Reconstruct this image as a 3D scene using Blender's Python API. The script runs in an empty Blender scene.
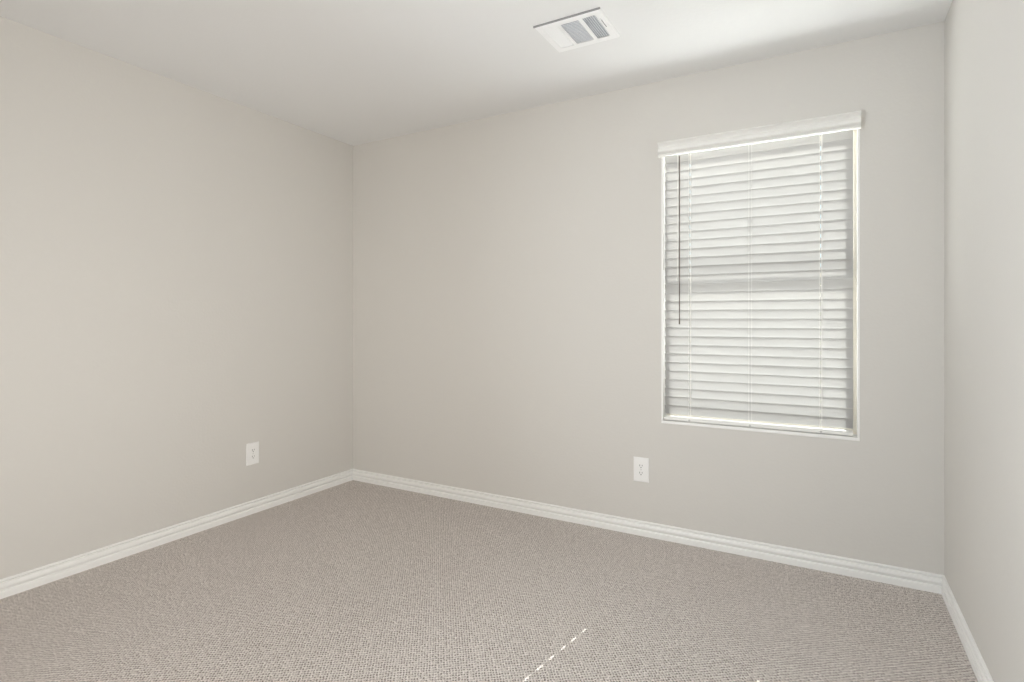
import bpy, bmesh, math, random
from mathutils import Vector, Matrix

C = bpy.context.scene
COL = C.collection

# ------------------------------------------------------------------ camera
CAMX, CAMY, CAMZ = 3.008, -2.964, 1.169
cam_d = bpy.data.cameras.new('camera')
cam = bpy.data.objects.new('camera', cam_d)
COL.objects.link(cam)
cam.location = (CAMX, CAMY, CAMZ)
cam.rotation_euler = (math.pi / 2, 0, math.atan2(0.4919, 0.8707))
cam_d.sensor_width = 36.0
cam_d.lens = 556.0 / 1024.0 * 36.0
cam_d.shift_y = -21.0 / 1024.0
cam_d.clip_start = 0.02
C.camera = cam

# ------------------------------------------------------------------ colour management
vs = C.view_settings
C.display_settings.display_device = 'sRGB'
vs.view_transform = 'Standard'
vs.look = 'None'
vs.gamma = 1.0
vs.use_curve_mapping = False
vs.exposure = 0.06
C.cycles.max_bounces = 14
C.cycles.diffuse_bounces = 8
C.cycles.transmission_bounces = 8
C.cycles.transparent_max_bounces = 8
C.cycles.sample_clamp_indirect = 0.0
C.cycles.use_light_tree = False

# ------------------------------------------------------------------ world + sun
w = bpy.data.worlds.new('sky')
C.world = w
w.use_nodes = True
bg = w.node_tree.nodes['Background']
bg.inputs['Strength'].default_value = 1.0
_wn = w.node_tree
_tc = _wn.nodes.new('ShaderNodeTexCoord')
_sx = _wn.nodes.new('ShaderNodeSeparateXYZ')
_rp = _wn.nodes.new('ShaderNodeValToRGB')          # by height: sunlit pale ground below the horizon, clear sky above
_wn.links.new(_tc.outputs['Generated'], _sx.inputs[0])
_mr = _wn.nodes.new('ShaderNodeMapRange')
_mr.inputs['From Min'].default_value = -1.0
_wn.links.new(_sx.outputs['Z'], _mr.inputs['Value'])
_wn.links.new(_mr.outputs[0], _rp.inputs['Fac'])
_e = _rp.color_ramp.elements
GROUND_L, SKY_L = 15.0, 1.5
_e[0].position = 0.0
_e[0].color = (GROUND_L, GROUND_L, GROUND_L, 1)
_e[1].position = 1.0
_e[1].color = (0.55 * SKY_L, 0.72 * SKY_L, 1.0 * SKY_L, 1)
_x = _rp.color_ramp.elements.new(0.31)
_x.color = (GROUND_L, GROUND_L, GROUND_L, 1)
_x = _rp.color_ramp.elements.new(0.38)              # made-up dim band, so the view through the slat holes stays dull
_x.color = (0.95, 0.88, 0.80, 1)
_x = _rp.color_ramp.elements.new(0.53)
_x.color = (0.95, 0.88, 0.80, 1)
_x = _rp.color_ramp.elements.new(0.545)
_x.color = (0.85 * SKY_L, 0.93 * SKY_L, 1.0 * SKY_L, 1)
_wn.links.new(_rp.outputs['Color'], bg.inputs['Color'])

sd = bpy.data.lights.new('sun', 'SUN')
sd.energy = 11.0
sd.angle = math.radians(0.25)
sd.color = (1.0, 0.98, 0.95)
sun = bpy.data.objects.new('sun', sd)
COL.objects.link(sun)
SUN_DIR = Vector((-0.0593, -0.3666, -0.2400)).normalized()
sun.rotation_euler = SUN_DIR.to_track_quat('-Z', 'Y').to_euler()
sun.location = (3.6, 4.0, 4.0)


def area(name, loc, direction, sx, sy, power, color, spread=180):
    d = bpy.data.lights.new(name, 'AREA')
    d.shape = 'RECTANGLE'
    d.size, d.size_y = sx, sy
    d.energy = power
    d.color = color
    d.spread = math.radians(spread)
    o = bpy.data.objects.new(name, d)
    COL.objects.link(o)
    o.location = loc
    o.rotation_euler = Vector(direction).to_track_quat('-Z', 'Z').to_euler()
    return o


# added fill lights at the opening behind the camera, crossed towards the side walls
area('fill_light', (1.45, -3.27, 1.15), (0.93, 0.62, 0.05), 0.75, 1.7, 31.0, (0.90, 0.955, 1.0), 125)
area('fill_light', (2.40, -3.27, 1.10), (-0.64, 0.76, 0.02), 0.75, 1.7, 20.0, (1.0, 0.98, 0.95), 115)

# ------------------------------------------------------------------ dimensions
RW = 3.446       # room width  (x)
RD = 3.20        # room depth  (y from 0 to -RD)
RH = 2.44        # room height
BACK_DEPTH = 1.10      # depth of the closed space added behind the opening
WT = 0.14        # wall thickness
WX0, WX1, WZ0, WZ1 = 2.246, 3.141, 0.622, 2.090   # window opening


# ------------------------------------------------------------------ materials
def mat(name, color, rough=0.5, spec=0.5, metallic=0.0):
    m = bpy.data.materials.new(name)
    m.use_nodes = True
    b = m.node_tree.nodes['Principled BSDF']
    b.inputs['Base Color'].default_value = (*color, 1)
    b.inputs['Roughness'].default_value = rough
    b.inputs['Specular IOR Level'].default_value = spec
    b.inputs['Metallic'].default_value = metallic
    return m


def coords(nt, kind='Object'):
    tc = nt.nodes.new('ShaderNodeTexCoord')
    return tc.outputs[kind]


def add_noise_bump(m, scale, strength, dist, detail=3.0):
    nt = m.node_tree
    b = nt.nodes['Principled BSDF']
    n = nt.nodes.new('ShaderNodeTexNoise')
    n.inputs['Scale'].default_value = scale
    n.inputs['Detail'].default_value = detail
    nt.links.new(coords(nt), n.inputs['Vector'])
    bu = nt.nodes.new('ShaderNodeBump')
    bu.inputs['Strength'].default_value = strength
    bu.inputs['Distance'].default_value = dist
    nt.links.new(n.outputs['Fac'], bu.inputs['Height'])
    nt.links.new(bu.outputs['Normal'], b.inputs['Normal'])


M_WALL = mat('wall_paint', (0.657, 0.636, 0.601), 0.75, 0.25)
add_noise_bump(M_WALL, 75.0, 0.30, 0.0022, 2.0)
M_CEIL = mat('ceiling_paint', (0.80, 0.80, 0.795), 0.85, 0.2)
add_noise_bump(M_CEIL, 60.0, 0.30, 0.0025, 2.0)
M_TRIM = mat('white_trim_paint', (0.87, 0.865, 0.845), 0.35, 0.5)
M_VINYL = mat('white_vinyl', (0.82, 0.81, 0.78), 0.35, 0.5)
M_FRAME = mat('almond_window_vinyl', (0.74, 0.70, 0.62), 0.4, 0.5)
M_PLATE = mat('white_plastic_plate', (0.88, 0.875, 0.86), 0.3, 0.5)
M_SLOT = mat('dark_slot', (0.05, 0.045, 0.04), 0.7, 0.2)
M_SCREW = mat('painted_screw', (0.6, 0.59, 0.57), 0.35, 0.5)
M_VENT = mat('white_vent_enamel', (0.90, 0.90, 0.90), 0.35, 0.5)
M_DUCT = mat('galvanised_duct', (0.50, 0.52, 0.56), 0.8, 0.2)
M_VENT_GREY = mat('matte_vent_grey', (0.30, 0.30, 0.30), 0.9, 0.1)
M_WAND = mat('smoky_plastic_wand', (0.10, 0.075, 0.055), 0.35, 0.5)
M_CORD = mat('white_cord', (0.85, 0.84, 0.81), 0.7, 0.2)


def slat_material():
    m = bpy.data.materials.new('white_slat_vinyl')
    m.use_nodes = True
    nt = m.node_tree
    for n in list(nt.nodes):
        nt.nodes.remove(n)
    out = nt.nodes.new('ShaderNodeOutputMaterial')
    pb = nt.nodes.new('ShaderNodeBsdfPrincipled')
    pb.inputs['Base Color'].default_value = (0.35, 0.34, 0.335, 1)
    pb.inputs['Roughness'].default_value = 0.4
    tr = nt.nodes.new('ShaderNodeBsdfTranslucent')
    tr.inputs['Color'].default_value = (0.92, 0.91, 0.89, 1)
    mx = nt.nodes.new('ShaderNodeMixShader')
    mx.inputs["Fac"].default_value = 0.33
    nt.links.new(pb.outputs[0], mx.inputs[1])
    nt.links.new(tr.outputs[0], mx.inputs[2])
    nt.links.new(mx.outputs[0], out.inputs['Surface'])
    return m


M_SLAT = slat_material()


def carpet_material():
    """Berber loop carpet: offset rows of loops about 8 mm apart, with the shade between the loops painted into the colour."""
    m = bpy.data.materials.new('taupe_loop_carpet')
    m.use_nodes = True
    nt = m.node_tree
    L = nt.links.new
    b = nt.nodes['Principled BSDF']
    b.inputs['Roughness'].default_value = 0.95
    b.inputs['Specular IOR Level'].default_value = 0.1
    b.inputs['Sheen Weight'].default_value = 0.0
    co = coords(nt)
    # a slight wobble of the rows
    wob = nt.nodes.new('ShaderNodeTexNoise')
    wob.inputs['Scale'].default_value = 45.0
    wob.inputs['Detail'].default_value = 2.0
    L(co, wob.inputs['Vector'])
    sub = nt.nodes.new('ShaderNodeVectorMath'); sub.operation = 'SUBTRACT'
    sub.inputs[1].default_value = (0.5, 0.5, 0.5)
    L(wob.outputs['Color'], sub.inputs[0])
    sc = nt.nodes.new('ShaderNodeVectorMath'); sc.operation = 'SCALE'
    sc.inputs['Scale'].default_value = 0.006
    L(sub.outputs[0], sc.inputs[0])
    ad = nt.nodes.new('ShaderNodeVectorMath'); ad.operation = 'ADD'
    L(co, ad.inputs[0]); L(sc.outputs[0], ad.inputs[1])
    rt = nt.nodes.new('ShaderNodeMapping')           # the rows run diagonally across the room
    rt.inputs['Rotation'].default_value = (0, 0, math.radians(-37.0))
    L(ad.outputs[0], rt.inputs['Vector'])
    mp = nt.nodes.new('ShaderNodeMapping')
    mp.inputs['Scale'].default_value = (1 / 0.0095, 1 / 0.0125, 0.0)
    L(rt.outputs[0], mp.inputs['Vector'])
    vo = nt.nodes.new('ShaderNodeTexVoronoi')
    vo.voronoi_dimensions = '2D'
    vo.feature = 'F1'
    vo.inputs['Scale'].default_value = 1.0
    vo.inputs['Randomness'].default_value = 0.30
    L(mp.outputs[0], vo.inputs['Vector'])
    # a pit where four loops meet, its shade painted dark; rounded loops between
    mr = nt.nodes.new('ShaderNodeMapRange')
    mr.inputs['From Min'].default_value = 0.10
    mr.inputs['From Max'].default_value = 0.46
    mr.inputs['To Min'].default_value = 0.0
    mr.inputs['To Max'].default_value = 1.0
    mr.interpolation_type = 'SMOOTHSTEP'
    L(vo.outputs['Distance'], mr.inputs['Value'])
    # some pits are deeper than others
    sp = nt.nodes.new('ShaderNodeSeparateXYZ')
    L(vo.outputs['Color'], sp.inputs[0])
    dp = nt.nodes.new('ShaderNodeMapRange')
    dp.inputs['To Min'].default_value = 0.0
    dp.inputs['To Max'].default_value = 0.75
    L(sp.outputs['X'], dp.inputs['Value'])
    mxm = nt.nodes.new('ShaderNodeMath'); mxm.operation = 'MAXIMUM'
    L(mr.outputs[0], mxm.inputs[0]); L(dp.outputs[0], mxm.inputs[1])
    mr = mxm
    # yarn colour varies from loop to loop and over broad patches
    n2 = nt.nodes.new('ShaderNodeTexNoise')
    n2.inputs['Scale'].default_value = 260.0
    n2.inputs['Detail'].default_value = 2.0
    L(co, n2.inputs['Vector'])
    yr = nt.nodes.new('ShaderNodeValToRGB')
    yr.color_ramp.elements[0].position = 0.30
    yr.color_ramp.elements[0].color = (0.48, 0.43, 0.395, 1)
    yr.color_ramp.elements[1].position = 0.70
    yr.color_ramp.elements[1].color = (0.92, 0.865, 0.825, 1)
    L(n2.outputs['Fac'], yr.inputs['Fac'])
    mx = nt.nodes.new('ShaderNodeMix'); mx.data_type = 'RGBA'
    mx.inputs['A'].default_value = (0.13, 0.105, 0.09, 1)
    L(yr.outputs['Color'], mx.inputs['B'])
    L(mr.outputs[0], mx.inputs['Factor'])
    L(mx.outputs['Result'], b.inputs['Base Color'])
    bu = nt.nodes.new('ShaderNodeBump')
    bu.inputs['Strength'].default_value = 0.55
    bu.inputs['Distance'].default_value = 0.004
    L(mr.outputs[0], bu.inputs['Height'])
    L(bu.outputs['Normal'], b.inputs['Normal'])
    return m


M_CARPET = carpet_material()

M_GLASS = bpy.data.materials.new('window_glass')
M_GLASS.use_nodes = True
_nt = M_GLASS.node_tree
for _n in list(_nt.nodes):
    _nt.nodes.remove(_n)
_o = _nt.nodes.new('ShaderNodeOutputMaterial')
_t = _nt.nodes.new('ShaderNodeBsdfTransparent')
_t.inputs['Color'].default_value = (0.93, 0.95, 0.94, 1)
_g = _nt.nodes.new('ShaderNodeBsdfGlossy')
_g.inputs['Roughness'].default_value = 0.02
_m = _nt.nodes.new('ShaderNodeMixShader')
_m.inputs['Fac'].default_value = 0.06
_nt.links.new(_t.outputs[0], _m.inputs[1])
_nt.links.new(_g.outputs[0], _m.inputs[2])
_nt.links.new(_m.outputs[0], _o.inputs['Surface'])

# ------------------------------------------------------------------ mesh helpers
def obj(name, bm, mats, parent=None, bevel=0.0, smooth=False, segs=2):
    bmesh.ops.remove_doubles(bm, verts=bm.verts, dist=1e-6)
    bmesh.ops.recalc_face_normals(bm, faces=bm.faces)
    me = bpy.data.meshes.new(name)
    bm.to_mesh(me)
    bm.free()
    if not isinstance(mats, (list, tuple)):
        mats = [mats]
    for m in mats:
        me.materials.append(m)
    if smooth:
        for p in me.polygons:
            p.use_smooth = True
    o = bpy.data.objects.new(name, me)
    COL.objects.link(o)
    if parent is not None:
        o.parent = parent
    if bevel > 0:
        md = o.modifiers.new('bevel', 'BEVEL')
        md.width = bevel
        md.segments = segs
        md.limit_method = 'ANGLE'
        md.angle_limit = math.radians(40)
    return o


def tag(o, label, cat, group=None, kind=None):
    if label:
        o['label'] = label
    if cat:
        o['category'] = cat
    if group:
        o['group'] = group
    if kind:
        o['kind'] = kind
    return o


def thing(name, label, cat, loc=(0, 0, 0), rotz=0.0, kind=None, group=None):
    o = bpy.data.objects.new(name, None)
    o.empty_display_size = 0.1
    COL.objects.link(o)
    o.location = loc
    o.rotation_euler = (0, 0, rotz)
    return tag(o, label, cat, group, kind)


def add_box(bm, x0, x1, y0, y1, z0, z1, mi=0):
    vs_ = [bm.verts.new(p) for p in ((x0, y0, z0), (x1, y0, z0), (x1, y1, z0), (x0, y1, z0),
                                     (x0, y0, z1), (x1, y0, z1), (x1, y1, z1), (x0, y1, z1))]
    for f in ((0, 3, 2, 1), (4, 5, 6, 7), (0, 1, 5, 4), (1, 2, 6, 5), (2, 3, 7, 6), (3, 0, 4, 7)):
        fc = bm.faces.new([vs_[i] for i in f])
        fc.material_index = mi
    return vs_


def box(*a):
    bm = bmesh.new()
    add_box(bm, *a)
    return bm


def grid_solid(bm, us, vs_, holes, t0, t1, place, mi=0):
    """A slab over the grid us x vs_, from t0 to t1 thick, with the cells in holes(u, v) left out."""
    cell = lambda i, j: 0 <= i < len(us) - 1 and 0 <= j < len(vs_) - 1 and \
        not holes((us[i] + us[i + 1]) / 2, (vs_[j] + vs_[j + 1]) / 2)
    cache = {}

    def V(i, j, k):
        key = (i, j, k)
        if key not in cache:
            cache[key] = bm.verts.new(place(us[i], vs_[j], (t0, t1)[k]))
        return cache[key]

    def F(*q):
        f = bm.faces.new([V(*p) for p in q])
        f.material_index = mi
    for i in range(len(us) - 1):
        for j in range(len(vs_) - 1):
            if not cell(i, j):
                continue
            F((i, j, 0), (i, j + 1, 0), (i + 1, j + 1, 0), (i + 1, j, 0))
            F((i, j, 1), (i + 1, j, 1), (i + 1, j + 1, 1), (i, j + 1, 1))
            if not cell(i - 1, j):
                F((i, j, 0), (i, j, 1), (i, j + 1, 1), (i, j + 1, 0))
            if not cell(i + 1, j):
                F((i + 1, j, 0), (i + 1, j + 1, 0), (i + 1, j + 1, 1), (i + 1, j, 1))
            if not cell(i, j - 1):
                F((i, j, 0), (i + 1, j, 0), (i + 1, j, 1), (i, j, 1))
            if not cell(i, j + 1):
                F((i, j + 1, 0), (i, j + 1, 1), (i + 1, j + 1, 1), (i + 1, j + 1, 0))


def add_cyl(bm, p0, p1, r0, r1=None, n=12, mi=0):
    r1 = r0 if r1 is None else r1
    p0, p1 = Vector(p0), Vector(p1)
    q = (p1 - p0).to_track_quat('Z', 'Y')
    rings = []
    for p, r in ((p0, r0), (p1, r1)):
        rings.append([bm.verts.new(p + q @ Vector((r * math.cos(2 * math.pi * k / n), r * math.sin(2 * math.pi * k / n), 0)))
                      for k in range(n)])
    for k in range(n):
        f = bm.faces.new((rings[0][k], rings[0][(k + 1) % n], rings[1][(k + 1) % n], rings[1][k]))
        f.material_index = mi
    for rg in (rings[0][::-1], rings[1]):
        f = bm.faces.new(rg)
        f.material_index = mi


def add_lathe(bm, prof, n=32, mi=0, centre=(0, 0, 0)):
    cx, cy, cz = centre
    rings = [[bm.verts.new((cx + r * math.cos(2 * math.pi * k / n), cy + r * math.sin(2 * math.pi * k / n), cz + z))
              for k in range(n)] for r, z in prof]
    for a, b in zip(rings, rings[1:]):
        for k in range(n):
            f = bm.faces.new((a[k], a[(k + 1) % n], b[(k + 1) % n], b[k]))
            f.material_index = mi
    for rg in (rings[0][::-1], rings[-1]):
        f = bm.faces.new(rg)
        f.material_index = mi


def add_extrude(bm, prof, place0, place1, mi=0):
    """Sweep a closed profile from one end to the other; place0/place1 turn (d, z) into a point."""
    a = [bm.verts.new(place0(d, z)) for d, z in prof]
    b = [bm.verts.new(place1(d, z)) for d, z in prof]
    n = len(prof)
    for k in range(n):
        f = bm.faces.new((a[k], a[(k + 1) % n], b[(k + 1) % n], b[k]))
        f.material_index = mi
    bm.faces.new(a[::-1]).material_index = mi
    bm.faces.new(b).material_index = mi


# ================================================================== THE SETTING
# floor, ceiling
o = obj('floor', box(-WT, RW + WT, -RD - 2 * WT - BACK_DEPTH, WT, -0.12, 0.005), M_CARPET)
tag(o, 'wall-to-wall taupe looped carpet covering the bedroom floor', 'floor', kind='structure')
o = obj('ceiling', box(-WT, RW + WT, -RD - 2 * WT - BACK_DEPTH, WT, RH, RH + 0.14), M_CEIL)
tag(o, 'flat off-white textured ceiling with one vent in it', 'ceiling', kind='structure')

# left and right walls
o = obj('wall_left', box(-WT, 0, -RD - 2 * WT - BACK_DEPTH, WT, 0, RH), M_WALL)
tag(o, 'plain greige wall on the left with a single outlet low down', 'wall', kind='structure')
o = obj('wall_right', box(RW, RW + WT, -RD - 2 * WT - BACK_DEPTH, WT, 0, RH), M_WALL)
tag(o, 'bare greige wall at the right edge, seen at a steep angle', 'wall', kind='structure')

# back wall with the window opening
bm = bmesh.new()
grid_solid(bm, [0, WX0, WX1, RW], [0, WZ0, WZ1, RH], lambda u, v: WX0 < u < WX1 and WZ0 < v < WZ1,
           0.0, WT, lambda u, v, t: (u, t, v))
o = obj('wall_back', bm, M_WALL)
tag(o, 'greige back wall that holds the window and its blind', 'wall', kind='structure')

# wall behind the camera, with an opening added for the fill lights
DX0, DX1, DZ = 1.05, 2.85, 2.20
bm = bmesh.new()
grid_solid(bm, [0, DX0, DX1, RW], [0, DZ, RH], lambda u, v: DX0 < u < DX1 and v < DZ,
           -RD - WT, -RD, lambda u, v, t: (u, t, v))
o = obj('wall_front', bm, M_WALL)
tag(o, 'greige wall behind the camera with an opening added for the fill lights', 'wall', kind='structure')

o = obj('wall_light_block', box(0, RW, -RD - 2 * WT - BACK_DEPTH, -RD - WT - BACK_DEPTH, 0, RH), M_WALL)  # added closing wall, keeps world light out of the opening
tag(o, 'unseen greige wall added beyond the opening to block outside light', 'wall', kind='structure')

# baseboards: one moulded profile, mitred at the room's corners
BP = [(0, 0), (0.0125, 0), (0.0125, 0.0300), (0.0110, 0.0335), (0.0030, 0.0350), (0.0025, 0.0365), (0.0060, 0.0420),
      (0.0130, 0.0500), (0.0134, 0.0520), (0.0125, 0.0600), (0.0095, 0.0680), (0.0025, 0.0695), (0.0025, 0.0705),
      (0.0090, 0.0752), (0.0095, 0.0780), (0.0075, 0.0815), (0.0040, 0.0832), (0, 0.0836)]


def baseboard(name, p0, p1, inward, m0, m1, label):
    p0, p1, inward = Vector((*p0, 0)), Vector((*p1, 0)), Vector((*inward, 0))
    along = (p1 - p0).normalized()
    bm = bmesh.new()
    add_extrude(bm, BP,
                lambda d, z: p0 + inward * d + along * d * m0 + Vector((0, 0, z)),
                lambda d, z: p1 + inward * d - along * d * m1 + Vector((0, 0, z)))
    o = obj(name, bm, M_TRIM)
    tag(o, label, 'baseboard', kind='structure')


baseboard('baseboard_left', (0, -RD), (0, 0), (1, 0), 1, 1, 'white moulded baseboard along the foot of the left wall')
baseboard('baseboard_back', (0, 0), (RW, 0), (0, -1), 1, 1, 'white moulded baseboard along the wall under the window')
baseboard('baseboard_right', (RW, 0), (RW, -RD), (-1, 0), 1, 1, 'white moulded baseboard along the foot of the right wall')
baseboard('baseboard_front', (DX0, -RD), (0, -RD), (0, 1), 0, 1, 'white moulded baseboard on the wall behind the camera')

# ------------------------------------------------------------------ window_1 (single-hung, behind the blind)
win = thing('window_1', 'single-hung window with almond frame, hidden behind the closed blind', 'window',
            (WX0, 0, WZ0), kind='structure')
WW, WH = WX1 - WX0, WZ1 - WZ0
FY0, FY1 = 0.078, 0.132
bm = bmesh.new()
grid_solid(bm, [0, 0.022, WW - 0.022, WW], [0.014, 0.030, WH - 0.038, WH],
           lambda u, v: 0.022 < u < WW - 0.022 and 0.030 < v < WH - 0.038, FY0, FY1, lambda u, v, t: (u, t, v))
obj('window_frame', bm, M_FRAME, win, 0.002)
MZ = 1.387 - WZ0      # the meeting rail's centre
bm = bmesh.new()
grid_solid(bm, [0.022, 0.044, WW - 0.044, WW - 0.022], [0.030, 0.050, MZ - 0.022, MZ + 0.022],
           lambda u, v: 0.044 < u < WW - 0.044 and 0.050 < v < MZ - 0.022, FY0 + 0.004, FY0 + 0.024, lambda u, v, t: (u, t, v))
obj('lower_sash', bm, M_FRAME, win, 0.002)
bm = bmesh.new()
grid_solid(bm, [0.022, 0.040, WW - 0.040, WW - 0.022], [MZ - 0.022, MZ + 0.016, WH - 0.056, WH - 0.038],
           lambda u, v: 0.040 < u < WW - 0.040 and MZ + 0.016 < v < WH - 0.056, FY0 + 0.028, FY0 + 0.046, lambda u, v, t: (u, t, v))
obj('upper_sash', bm, M_FRAME, win, 0.002)
obj('glass_pane', box(0.038, WW - 0.038, FY0 + 0.012, FY0 + 0.016, 0.044, MZ - 0.016), M_GLASS, win)
obj('glass_pane', box(0.034, WW - 0.034, FY0 + 0.035, FY0 + 0.039, MZ + 0.010, WH - 0.050), M_GLASS, win)
for a, b in ((0.0, 0.009), (WW - 0.009, WW)):
    obj('jamb', box(a, b, -0.002, FY0, 0.0145, WH), M_TRIM, win, 0.001)
# sill board, a hair proud of the wall
obj('window_sill', box(0.0, WW, -0.004, FY0, -0.001, 0.0145), M_TRIM, win, 0.003)

# ================================================================== THE BLIND
blind = thing('window_blind', 'white horizontal-slat window blind with moulded valance, lowered and shut over the window',
              'blind', ((WX0 + WX1) / 2, 0.033, WZ0 + 0.0145))
BX, BY, BZ = blind.location
SX0, SX1 = 2.2575 - BX, 3.116 - BX
PITCH = 0.0459
N_SLATS = 30
TILT = math.radians(109.0)   # room-side edge up, nearly shut
SLATW = 0.0500
CORDS = [2.388 - BX, 2.680 - BX, 2.987 - BX]
HOLES = [CORDS[0], CORDS[2]]
HW, HL = 0.0033, 0.0100
Z_FIRST = 0.669 + SLATW / 2 * math.sin(TILT) - BZ

bm = bmesh.new()
us = sorted([SX0, SX1] + [c + s * HW for c in HOLES for s in (-1, 1)])
ws = [-0.025, -0.0235, -0.018, -HL, 0.0, HL, 0.018, 0.0235, 0.025]
rnd = random.Random(4)
for k in range(N_SLATS):
    zc = Z_FIRST + k * PITCH
    tl = TILT + math.radians(rnd.uniform(-0.7, 0.7))
    ct, st = math.cos(tl), math.sin(tl)
    sag = [rnd.uniform(-0.0003, 0.0003) for _ in range(2)]

    def place(u, wv, t, zc=zc, ct=ct, st=st, sag=sag):
        # wv runs across the slat, from the room-side lower edge up to the glass side; t is the thickness
        crown = 0.0012 * (1 - (wv / 0.025) ** 2)
        th = t * (0.45 if abs(wv) > 0.0249 else 1.0) + crown
        y = wv * ct - th * st
        z = wv * st + th * ct
        return (u, y, zc + z + sag[0] * (u / 0.42) + sag[1])
    grid_solid(bm, us, ws, lambda u, v: abs(v) < HL and min(abs(u - h) for h in HOLES) < HW, -0.0013, 0.0013, place)
obj('slats', bm, M_SLAT, blind)

# head rail inside the opening
Z_HEAD = 2.051 - BZ
obj('head_rail', box(SX0 - 0.003, SX1 + 0.003, -0.028, 0.027, Z_HEAD, WZ1 - 0.002 - BZ), M_VINYL, blind, 0.002)

# bottom rail with its three cord buttons
rail_z0, rail_z1 = 0.0025, 0.0215
bm = bmesh.new()
RP = [(-0.024, rail_z0 + 0.003), (-0.021, rail_z0), (0.021, rail_z0), (0.024, rail_z0 + 0.003), (0.024, rail_z1 - 0.006),
      (0.019, rail_z1 - 0.001), (0.0, rail_z1), (-0.019, rail_z1 - 0.001), (-0.024, rail_z1 - 0.006)]
add_extrude(bm, RP, lambda d, z: (SX0, d, z), lambda d, z: (SX1, d, z))
rail = obj('bottom_rail', bm, M_VINYL, blind, 0.0008)
for c in CORDS:
    bm = bmesh.new()
    add_cyl(bm, (c, -0.0265, rail_z0 + 0.0075), (c, -0.0238, rail_z0 + 0.0075), 0.0052, 0.0056, 14)
    b_ = obj('cord_button', bm, M_SCREW, rail)
    b_['label'] = 'small grey cord button'

# ladder cords: a front and a back string with a rung under each slat
for c in CORDS:
    bm = bmesh.new()
    ytop = abs(SLATW / 2 * math.cos(TILT))
    for s in (-1, 1):
        add_cyl(bm, (c + 0.0068, s * (ytop + 0.0022), rail_z1 - 0.001), (c + 0.0068, s * (ytop + 0.0022), Z_HEAD + 0.002), 0.00075, n=6)
        add_cyl(bm, (c - 0.0068, s * (ytop + 0.0022), rail_z1 - 0.001), (c - 0.0068, s * (ytop + 0.0022), Z_HEAD + 0.002), 0.00075, n=6)
    if c in HOLES:      # the lift cord runs down in front of the route holes
        uo = 0.0024 if c == HOLES[0] else 0.0014
        add_cyl(bm, (c + uo, -ytop - 0.0026, rail_z1 - 0.001), (c + uo, -ytop - 0.0026, Z_HEAD + 0.002), 0.0016, n=8)
    for k in range(N_SLATS):
        zc = Z_FIRST + k * PITCH
        hh = SLATW / 2 * math.sin(TILT)
        for s in (-1, 1):
            add_cyl(bm, (c + s * 0.0068, -ytop - 0.0020, zc + hh - 0.0035), (c + s * 0.0068, ytop + 0.0020, zc - hh - 0.0015), 0.0005, n=5)
    obj('ladder_cord', bm, M_CORD, blind)

# valance: crown-shaped moulding in front of the head rail
VX0, VX1 = 2.2355 - BX, 3.144 - BX
VY = -0.013 - BY      # its back face
v0 = 2.030 - BZ
VP = [(0, 0), (0.014, 0), (0.0185, 0.0015), (0.0180, 0.0060), (0.0160, 0.0110), (0.0050, 0.0125), (0.0050, 0.0145),
      (0.0190, 0.0235), (0.0205, 0.0270), (0.0195, 0.0360), (0.0160, 0.0430), (0.0115, 0.0480), (0.0110, 0.0500), (0.0150, 0.0570),
      (0.0280, 0.0650), (0.0295, 0.0680), (0.0270, 0.0725), (0.0230, 0.0745), (0.0, 0.0745)]
bm = bmesh.new()
add_extrude(bm, VP, lambda d, z: (VX0, VY - d, v0 + z), lambda d, z: (VX1, VY - d, v0 + z))
val = obj('valance', bm, M_VINYL, blind, 0.0)
# clips that hold the valance to the head rail
for c in (CORDS[0] - 0.03, CORDS[1], CORDS[2] + 0.03):
    bm = bmesh.new()
    add_box(bm, c - 0.008, c + 0.008, VY - 0.001, -0.027, Z_HEAD + 0.012, Z_HEAD + 0.016)
    obj('valance_clip', bm, M_VINYL, val)

# tilt wand
WXX, WYY = 2.3385 - BX, -0.0275
bm = bmesh.new()
add_cyl(bm, (WXX, WYY, 1.163 - BZ), (WXX, WYY, 2.030 - BZ), 0.0028, n=6)
add_lathe(bm, [(0.0022, 0), (0.0038, 0.002), (0.0040, 0.008), (0.0034, 0.018), (0.0022, 0.022)], 12, 0, (WXX, WYY, 1.146 - BZ))
wand = obj('tilt_wand', bm, M_WAND, blind)
wand['label'] = 'thin dark tilt wand hanging at the left of the slats'
bm = bmesh.new()
add_cyl(bm, (WXX, WYY, 2.026 - BZ), (WXX, WYY, 2.048 - BZ), 0.0016, n=8)
add_cyl(bm, (WXX, WYY, 2.048 - BZ), (WXX, -0.020, 2.058 - BZ), 0.0016, n=8)
obj('wand_hook', bm, M_SCREW, wand)

# lift cord with its little tassel, just left of the wand
LX = 2.3285 - BX
bm = bmesh.new()
for s in (-1, 1):
    add_cyl(bm, (LX + s * 0.0012, WYY, 1.400 - BZ), (LX + s * 0.0012, WYY + 0.003, 2.056 - BZ), 0.0009, n=6)
cord = obj('lift_cord', bm, M_CORD, blind)
bm = bmesh.new()
add_lathe(bm, [(0.0048, 0), (0.0052, 0.003), (0.0042, 0.014), (0.0022, 0.024), (0.0012, 0.026)], 14, 0, (LX, WYY, 1.376 - BZ))
obj('tassel', bm, M_VINYL, cord, smooth=False)

# ================================================================== OUTLETS
PW, PH, PT = 0.084, 0.131, 0.0058


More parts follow.
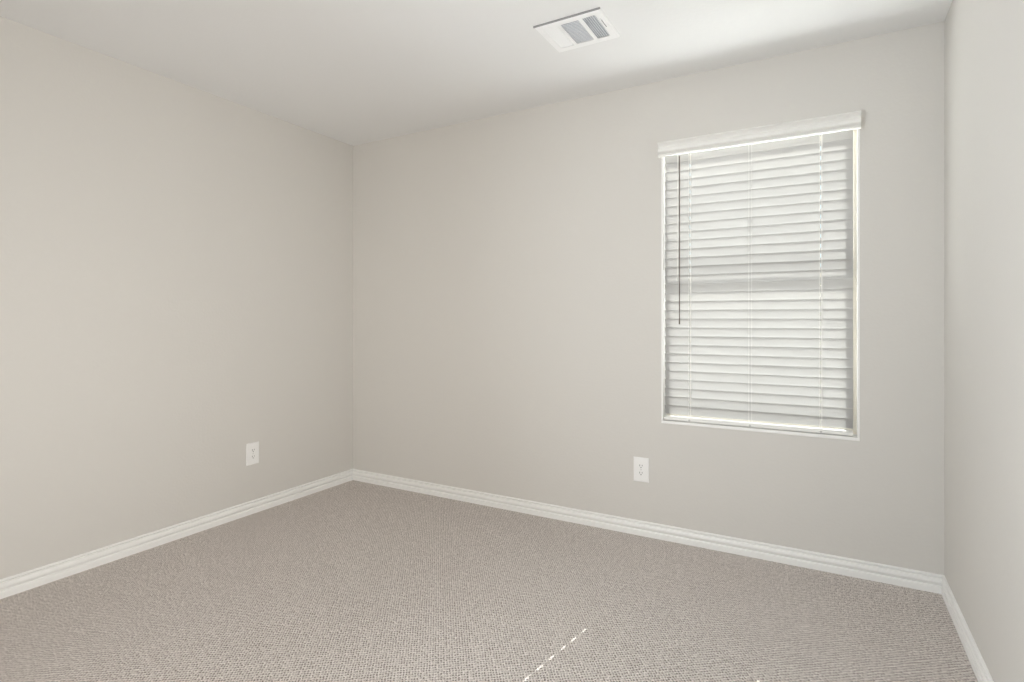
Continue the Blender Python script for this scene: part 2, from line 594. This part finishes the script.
def make_outlet(name, label, loc, rotz):
    """Duplex outlet; local -y faces the room, the plate's back on y = 0, origin at the plate's centre."""
    t = thing(name, label, 'outlet', loc, rotz, group='duplex outlets on the walls')
    bm = bmesh.new()
    rings = []
    for (hx, hz, y) in ((PW / 2, PH / 2, 0), (PW / 2, PH / 2, -0.0028), (PW / 2 - 0.0012, PH / 2 - 0.0012, -0.0044),
                        (PW / 2 - 0.0045, PH / 2 - 0.0045, -PT)):
        rings.append([bm.verts.new((sx * hx, y, sz * hz)) for sx, sz in ((-1, -1), (1, -1), (1, 1), (-1, 1))])
    for a, b in zip(rings, rings[1:]):
        for k in range(4):
            bm.faces.new((a[k], a[(k + 1) % 4], b[(k + 1) % 4], b[k]))
    bm.faces.new(rings[0]); bm.faces.new(rings[-1])
    obj('cover_plate', bm, M_PLATE, t)
    for s in (1, -1):
        zc = s * 0.0195
        bm = bmesh.new()
        pts = []
        for k in range(28):
            a = 2 * math.pi * k / 28
            pts.append((0.0172 * math.cos(a), max(-0.0138, min(0.0138, 0.0172 * math.sin(a)))))
        add_extrude(bm, pts, lambda d, z: (d, -PT + 0.001, zc + z), lambda d, z: (d, -PT - 0.0016, zc + z))
        rc = obj('receptacle', bm, M_PLATE, t)
        bm = bmesh.new()
        yf = -PT - 0.0016
        add_box(bm, -0.0078, -0.0054, yf - 0.0002, yf + 0.001, zc - 0.001, zc + 0.0085)
        add_box(bm, 0.0054, 0.0078, yf - 0.0002, yf + 0.001, zc + 0.0, zc + 0.0080)
        add_cyl(bm, (0, yf + 0.001, zc - 0.0065), (0, yf - 0.0002, zc - 0.0065), 0.0027, n=14)
        sl = obj('socket_slots', bm, M_SLOT, rc)
        sl['label'] = 'dark plug slots'
    bm = bmesh.new()
    add_cyl(bm, (0, -PT + 0.001, 0), (0, -PT - 0.0012, 0), 0.0034, 0.0028, 16)
    obj('screw', bm, M_SCREW, t)
    return t


make_outlet('wall_outlet', 'white duplex outlet low on the left wall, left of the room corner', (0, -0.817, 0.365), math.pi / 2)
make_outlet('wall_outlet', 'white duplex outlet on the back wall, below and left of the window', (2.1375, 0, 0.360), 0)

# ================================================================== CEILING VENT
VXa, VXb, VYa, VYb = 1.905, 2.207, -0.822, -0.560
vcx, vcy = (VXa + VXb) / 2, (VYa + VYb) / 2
vent = thing('ceiling_vent', 'white metal ceiling air register with three banks of louvers', 'vent', (vcx, vcy, RH))
hx, hy = (VXb - VXa) / 2, (VYb - VYa) / 2
# openings of the three banks, local coordinates
banks = [(-0.120, -0.056), (-0.040, 0.042), (0.060, 0.117)]
by0, by1 = -0.098, 0.092
bm = bmesh.new()
us = [-hx + 0.006] + [e for b in banks for e in b] + [hx - 0.006]
grid_solid(bm, us, [-hy + 0.006, by0, by1, hy - 0.006],
           lambda u, v: by0 < v < by1 and any(a < u < b for a, b in banks), -0.0075, -0.0060, lambda u, v, t: (u, v, t))
# the sloped flange around it
fl = []
for (e, z) in ((0.0, 0.0), (0.0, -0.0015), (0.006, -0.0075), (0.006, -0.0060), (0.0015, 0.0)):
    fl.append([bm.verts.new((sx * (hx - e), sy * (hy - e), z)) for sx, sy in ((-1, -1), (1, -1), (1, 1), (-1, 1))])
for a, b in zip(fl, fl[1:]):
    for k in range(4):
        bm.faces.new((a[k], a[(k + 1) % 4], b[(k + 1) % 4], b[k]))
obj('face_frame', bm, M_VENT, vent)
# grey strip added as painted shade on the rim edge nearest the camera
g_ = obj('rim_shade', box(-hx - 0.001, hx + 0.001, -hy - 0.0015, -hy + 0.004, -0.0060, 0.0), M_VENT_GREY, vent)
g_['label'] = 'grey strip painted in as shade along one rim edge'
# dark duct seen between the louvers
d_ = obj('duct_opening', box(banks[0][0] - 0.004, banks[2][1] + 0.004, by0 - 0.004, by1 + 0.004, -0.0012, -0.0004), M_DUCT, vent)
d_['label'] = 'dark duct behind the louvers'


def blade(bm, p0, p1, lean, width=0.0075, th=0.0007, zc=-0.0040):
    """A thin blade from p0 to p1 (in the plane of the vent); lean is the tilt of its section."""
    p0, p1 = Vector((*p0, zc)), Vector((*p1, zc))
    al = (p1 - p0).normalized()
    side = Vector((-al.y, al.x, 0))
    dv = side * math.sin(lean) + Vector((0, 0, 1)) * math.cos(lean)
    nv = side * math.cos(lean) - Vector((0, 0, 1)) * math.sin(lean)
    vv = []
    for p in (p0, p1):
        vv.append([bm.verts.new(p + dv * a * width / 2 + nv * b * th / 2) for a, b in ((-1, -1), (1, -1), (1, 1), (-1, 1))])
    for k in range(4):
        bm.faces.new((vv[0][k], vv[0][(k + 1) % 4], vv[1][(k + 1) % 4], vv[1][k]))
    bm.faces.new(vv[0][::-1]); bm.faces.new(vv[1])


for bi, (a, b) in enumerate(banks):
    bm = bmesh.new()
    if bi == 1:
        n = 17
        for k in range(n):
            y = by0 + (by1 - by0) * (k + 0.5) / n
            blade(bm, (a - 0.002, y), (b + 0.002, y), math.radians(38), 0.0090, 0.0008)
    else:
        n = 6
        for k in range(n):
            x = a + (b - a) * (k + 0.5) / n
            blade(bm, (x, by0 - 0.002), (x, by1 + 0.002), math.radians(42 if bi == 2 else -62), 0.0125 if bi == 0 else 0.0078, 0.0008)
    obj('louver_bank', bm, M_VENT, vent)
# damper lever in its slot
bm = bmesh.new()
add_box(bm, 0.1265, 0.1300, -0.060, 0.014, -0.0077, -0.0070)
s_ = obj('lever_slot', bm, M_VENT_GREY, vent)
s_['label'] = 'dark lever slot'
bm = bmesh.new()
add_box(bm, 0.1268, 0.1297, -0.058, -0.052, -0.011, -0.0074)
obj('damper_lever', bm, M_VENT, vent, 0.0006)
for sx, sy in ((-1, 0.0), (1, 0.0)):
    bm = bmesh.new()
    add_cyl(bm, (sx * 0.139, sy, -0.0070), (sx * 0.139, sy, -0.0090), 0.0036, 0.0028, 12)
    obj('screw', bm, M_VENT, vent)
